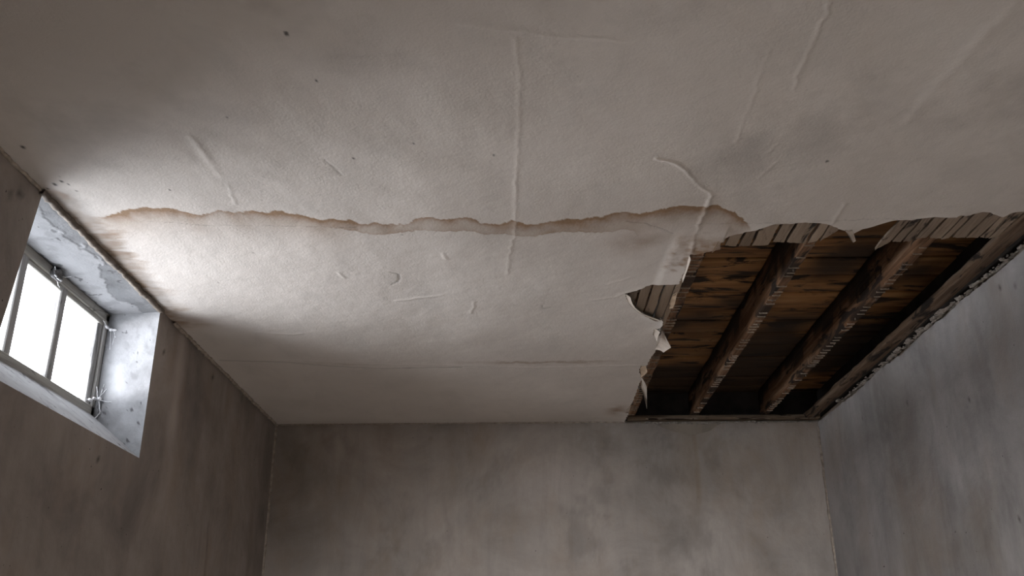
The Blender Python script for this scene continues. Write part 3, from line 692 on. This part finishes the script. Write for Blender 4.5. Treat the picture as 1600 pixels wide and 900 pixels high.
# ------------------------------------------------------------------ torn paper flaps (parts of the ceiling)
def flap(edge, tip, drop, kind, seed):
    nu, nv = 9, 7
    E = densify(edge, 0.001); T = densify(tip, 0.001)
    E = E[np.linspace(0, len(E) - 1, nu).astype(int)]; T = T[np.linspace(0, len(T) - 1, nu).astype(int)]
    r = np.random.RandomState(seed); V = []
    for s in (0, 1):
        for a in range(nu):
            for b in range(nv):
                t = b / (nv - 1); p = E[a] * (1 - t) + T[a] * t
                V.append((p[0], p[1], 2.5995 - drop * t ** 1.6 + s * 0.0022 + (0.002 * (vnoise(p[0], p[1], 0.02, seed) - .5))))
    V = np.array(V); Q = grid_quads(nu, nv); n = nu * nv
    rim = [a * nv for a in range(nu)] + [(nu - 1) * nv + b for b in range(1, nv)] + [a * nv + nv - 1 for a in range(nu - 2, -1, -1)] + [b for b in range(nv - 2, 0, -1)]
    S = [(rim[q], rim[(q + 1) % len(rim)], rim[(q + 1) % len(rim)] + n, rim[q] + n) for q in range(len(rim))]
    QQ = np.concatenate([Q, Q[:, ::-1] + n, np.array(S)])
    return link('paper_flap', from_np('paper_flap', V, QQ), M_PAPERB if kind == 'b' else M_PAPER, CEIL, True)
for q, (e, t, d, kd) in enumerate(FLAPS): flap(e, t, d, kd, 500 + q)

# ------------------------------------------------------------------ joists
JB = 2.622
def joist(x0, x1, y0, y1, label, seed):
    ys_ = np.arange(y0, y1 + 0.001, 0.025); r = np.random.RandomState(seed)
    w = x1 - x0; h = 0.157
    prof = [(-w/2, 0.006), (-w/2 + 0.006, 0), (-w/6, 0), (w/6, 0), (w/2 - 0.005, 0), (w/2, 0.005), (w/2, 0.05), (w/2, 0.10), (w/2, h), (-w/2, h), (-w/2, 0.115), (-w/2, 0.075), (-w/2, 0.035)]
    npf = len(prof); V = []
    for y in ys_:
        for q, (a, b) in enumerate(prof):
            n1 = (vnoise(y, q * 0.37, 0.09, seed) - 0.5) * 0.007 + (vnoise(y, q * 0.71, 0.03, seed + 1) - 0.5) * 0.003
            V.append((a + (n1 if abs(a) > w / 3 else 0), y - y0, b + (abs(n1) if b < 0.02 else 0)))
    V = np.array(V); Q = []
    for i in range(len(ys_) - 1):
        for q in range(npf):
            Q.append((i * npf + q, (i + 1) * npf + q, (i + 1) * npf + (q + 1) % npf, i * npf + (q + 1) % npf))
    jm = sstep(0.52, 0.60, fbm(V[:, 1], V[:, 2] * 2.5, 0.22, seed + 5, 5, 0.62) + 0.5 * (V[:, 2] / h - 0.5) * (V[:, 2] > 0.03))  # dark blotches, denser towards the top of the sides
    o = link('joist', from_np('joist', V, Q, {'mould_shade': jm * 0.9}), M_JOIST, None, False)
    o.location = ((x0 + x1) / 2, y0, JB)
    tag(o, label, 'joist', 'joists bared by the hole')
    bm = bmesh.new(); rr = random.Random(seed)
    y = 3.0
    while y < y1 - 0.15:
        y += rr.choice((0.03, 0.036, 0.042, 0.05, 0.11)) * rr.uniform(0.85, 1.15)
        a = -w / 2 + rr.uniform(0.001, 0.008); b = w / 2 - rr.uniform(0.001, 0.01)
        bm_box(bm, a, b, y - y0 - rr.uniform(.0008, .002), y - y0 + rr.uniform(.0008, .002), -0.0026, 0.003)
    c = bm_done('plaster_ridges', bm, M_MARK, o); tag(c, 'pale plaster ridges left between the missing laths', None, None, 'stuff')
    for q in range(9):
        bm = bmesh.new(); bmesh.ops.create_cone(bm, cap_ends=True, segments=7, radius1=0.0035, radius2=0.003, depth=0.012)
        nl = bm_done('nail', bm, M_GREYBR, o); nl.location = (rr.uniform(-w/3, w/3), 0.9 + q * 0.29 + rr.uniform(-.05, .05), -0.002)
    return o
joist(0.634, 0.685, 2.45, YB + 0.012, 'rough brown joist along the left torn edge of the ceiling hole', 601)
joist(1.024, 1.068, 2.45, YB + 0.012, 'brown timber joist crossing the middle of the ceiling hole', 611)
joist(1.447, 1.489, 2.45, YB + 0.012, 'brown timber joist in the hole nearest the right wall', 621)

# ------------------------------------------------------------------ deck boards above the joists
DECK = empty('board_deck', (1.05, 4.2, 2.785))
tag(DECK, 'mouldy brown boards with shade painted in, lying across the joists inside the ceiling hole', 'boarding')
lines = [2.48, 2.67, 2.86, 3.05, 3.24, 3.43, 3.616, 3.803, 3.992, 4.19, 4.362, 4.545, 4.735, 4.94, 5.13, 5.32, 5.51, 5.70]
for k in range(len(lines) - 1):
    y0, y1 = lines[k] + rnd.uniform(.003, .007), lines[k + 1] - rnd.uniform(.003, .007)
    x0, x1 = 0.25, XR + 0.022
    zb = JB + 0.1605 + rnd.uniform(0, 0.004)
    n = 60; V = []; w = y1 - y0
    pr = [(-w/2, .004), (-w/2 + .004, 0), (0, 0.001), (w/2 - .004, 0), (w/2, .004), (w/2, .02), (-w/2, .02)]
    for i in range(n):
        x = x0 + (x1 - x0) * i / (n - 1)
        for a, b in pr:
            V.append((x - (x0 + x1) / 2, a + (vnoise(x, k * 3.1 + (a > 0), 0.12, 650) - .5) * 0.006, b + (vnoise(x, k * 1.7 + a * 9, 0.2, 651) - .5) * 0.004))
    Q = []
    for i in range(n - 1):
        for q in range(7): Q.append((i*7+q, i*7+(q+1) % 7, (i+1)*7+(q+1) % 7, (i+1)*7+q))
    V = np.array(V); wx = V[:, 0] + (x0 + x1) / 2; wy = V[:, 1] + (y0 + y1) / 2
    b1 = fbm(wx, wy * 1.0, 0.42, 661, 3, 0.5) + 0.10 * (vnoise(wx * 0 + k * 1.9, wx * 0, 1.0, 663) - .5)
    mould_shade = sstep(0.52, 0.68, b1 + 0.13 * sstep(1.45, 1.62, wx) + 0.08 * sstep(4.9, 5.4, wy))  # mouldy blotches plus shade painted into the right-hand bay; darker towards the back
    o = link('plank', from_np('plank', V, Q, {'mould_shade': mould_shade * 0.9}), M_PLANK, DECK)
    o.location = Vector(((x0 + x1) / 2, (y0 + y1) / 2, zb)) - DECK.location

# ------------------------------------------------------------------ battens round the hole
def rough_bar(name, p0, p1, w, h, mat, seed, wv):
    """bar from p0 to p1, w across (direction wv), h up, with chipped arrises"""
    P0, P1 = Vector(p0), Vector(p1); L = (P1 - P0).length; d = (P1 - P0).normalized(); wv = Vector(wv)
    n = max(8, int(L / 0.03)); V = []
    pr = [(0, .004), (.005, 0), (w * .5, 0.0015), (w - .005, 0), (w, .005), (w, h), (0, h)]
    for i in range(n):
        t = i / (n - 1)
        for q, (a, b) in enumerate(pr):
            e = (vnoise(t * L, q * .9, .06, seed) - .5) * .010 + (vnoise(t * L, q * .4, .4, seed + 2) - .5) * .008
            V.append(tuple(d * (t * L) + wv * (a + e) + Vector((0, 0, b + abs(e) * .5))))
    Q = [(i*7+q, i*7+(q+1) % 7, (i+1)*7+(q+1) % 7, (i+1)*7+q) for i in range(n - 1) for q in range(7)]
    o = link(name, from_np(name, np.array(V), Q), mat); o.location = P0
    return o
b = rough_bar('timber_batten', (1.690, 2.70, 2.602), (1.700, YB, 2.602), 0.068, 0.024, M_BATTEN, 700, (1, 0, 0))
tag(b, 'long grey-brown batten along the top of the right wall beside the hole', 'batten')
b2 = rough_bar('wall_plate', (0.640, YB - 0.060, 2.600), (XR, YB - 0.060, 2.600), 0.066, 0.022, M_BATTENX, 710, (0, 1, 0))
tag(b2, 'thin splintered wall plate on top of the back wall under the joists', 'batten')
bm = bmesh.new()
for q in range(10):
    x = 0.66 + rnd.random() * 1.0; l = rnd.uniform(.05, .2)
    bm_box(bm, x, x + l, -0.004 + 5.566, 5.566 + 0.003, 2.594, 2.594 + rnd.uniform(.003, .009))
sp = bm_done('splinters', bm, M_LATH); sp.parent = b2; sp.location = -b2.location; tag(sp, None, None, None, 'stuff')

def crumbs(name, parent, n, fn, seed, long=0):
    r = random.Random(seed); bm = bmesh.new()
    for q in range(n):
        p = fn(r); s = r.uniform(.25, 1.0) ** 2.5 * 0.017 + 0.002
        g = bmesh.ops.create_icosphere(bm, subdivisions=1, radius=s)['verts']
        e = [r.uniform(.6, 1.1), r.uniform(.6, 1.1), r.uniform(.3, .6)]; e[long] *= r.uniform(1.2, 3.5)
        for v in g: v.co = Vector(tuple(v.co[a] * e[a] * r.uniform(.65, 1.25) for a in range(3))) + Vector(p)
    o = bm_done(name, bm, M_CRUMB, parent); tag(o, 'crumbling plaster along the broken edge', None, None, 'stuff'); return o
def cluster(r):
    return 2.72 + (YB - 2.76) * (0.5 * r.random() + 0.5 * r.choice((.12, .2, .31, .36, .55, .8)) + r.uniform(-.03, .03)) * 0.98
crumbs('plaster_crumbs', WR, 240, lambda r: (r.uniform(1.772, 1.806), min(YB - .03, max(2.72, cluster(r))), 2.596 + r.uniform(-.006, .004)), 801, 1)
crumbs('plaster_crumbs', WB, 90, lambda r: (0.66 + r.random() * 1.1, YB + r.uniform(-.002, .012), 2.592 + r.uniform(-.006, .003)), 802, 0)

# ------------------------------------------------------------------ cobwebs in the window corners
def cobweb(loc, label, lumps, threads, seed, dark=0):
    r = random.Random(seed)
    root = empty('cobweb', loc); tag(root, label, 'cobweb')
    if dark:
        bm = bmesh.new(); g = bmesh.ops.create_icosphere(bm, subdivisions=3, radius=0.02)['verts']
        for v in g:
            k = 1 + 1.1 * (vnoise(v.co.x * 40 + v.co.z * 17, v.co.y * 40, 0.35, seed) - .4)
            v.co = Vector((v.co.x * 0.6, v.co.y * 1.45, v.co.z * 0.95)) * k
        bm_done('dust_clump', bm, M_WEBD, root, True)
    bm = bmesh.new()
    for (c, s) in lumps:
        g = bmesh.ops.create_icosphere(bm, subdivisions=2, radius=1)['verts']
        for v in g:
            k = 1 + 0.9 * (vnoise(v.co.x * 2 + v.co.z, v.co.y * 2, 0.5, seed + 3) - .5)
            v.co = Vector((v.co.x * s[0], v.co.y * s[1], v.co.z * s[2])) * k + Vector(c)
    bm_done('web_tuft', bm, M_WEB, root, True)
    for a, b_, rad in threads:
        pts = []
        for q in range(7):
            t = q / 6; p = Vector(a).lerp(Vector(b_), t); p.z -= 0.012 * math.sin(math.pi * t) * (Vector(b_) - Vector(a)).length * 4
            pts.append(p + Vector((r.uniform(-1, 1), r.uniform(-1, 1), r.uniform(-1, 1))) * 0.0012)
        sweep('web_thread', pts, rad, M_WEB, root, 4, 0.4, r.randint(0, 999))
cobweb((XW + 0.012, 3.205, 2.570), 'dark dusty web clump with a white fringe hanging at the window head',
       [((0.006, -0.020, -0.016), (.004, .010, .003)), ((0.008, -0.002, -0.021), (.004, .013, .003)), ((0.008, 0.016, -0.019), (.004, .010, .004))],
       [((0, -.02, 0), (.01, -.045, .012), .0012), ((0, .02, 0), (.02, .06, .014), .0012), ((0, .0, -.02), (0, .03, -.04), .001)], 901, 1)
cobweb((XW + 0.010, 3.685, 2.530), 'white cobweb tuft at the upper right corner of the window frame',
       [((0, -.01, .0), (.006, .016, .006)), ((.012, .004, -.006), (.010, .008, .006)), ((.024, .008, -.006), (.010, .006, .005))],
       [((0.02, .008, -.006), (.11, .012, -.004), .0012), ((0.01, .008, -.01), (.02, .012, -.12), .001), ((0.02, .008, -.008), (.05, .012, -.07), .0009), ((0, -.012, .004), (-.008, -.04, .02), .0012), ((0.03, .008, -.006), (.012, .014, -.16), .0008)], 902)
cobweb((XW + 0.010, 3.662, 2.222), 'straggling white cobweb at the lower right corner of the window frame',
       [((-.004, -.02, -.012), (.006, .014, .007)), ((.002, .004, .0), (.006, .014, .006)), ((.014, .018, .004), (.008, .008, .006))],
       [((.01, .01, 0), (.085, .036, -.008), .0013), ((.01, .01, 0), (.004, .0, .05), .0013), ((.012, .02, 0), (.02, .03, -.05), .0022), ((.02, .03, -.05), (.006, .022, -.075), .0022), ((0, -.02, -.01), (.0, -.06, -.02), .0014), ((.012, .02, .004), (.016, .034, .07), .001), ((.006, .01, .0), (.03, .034, .05), .0009)], 903)
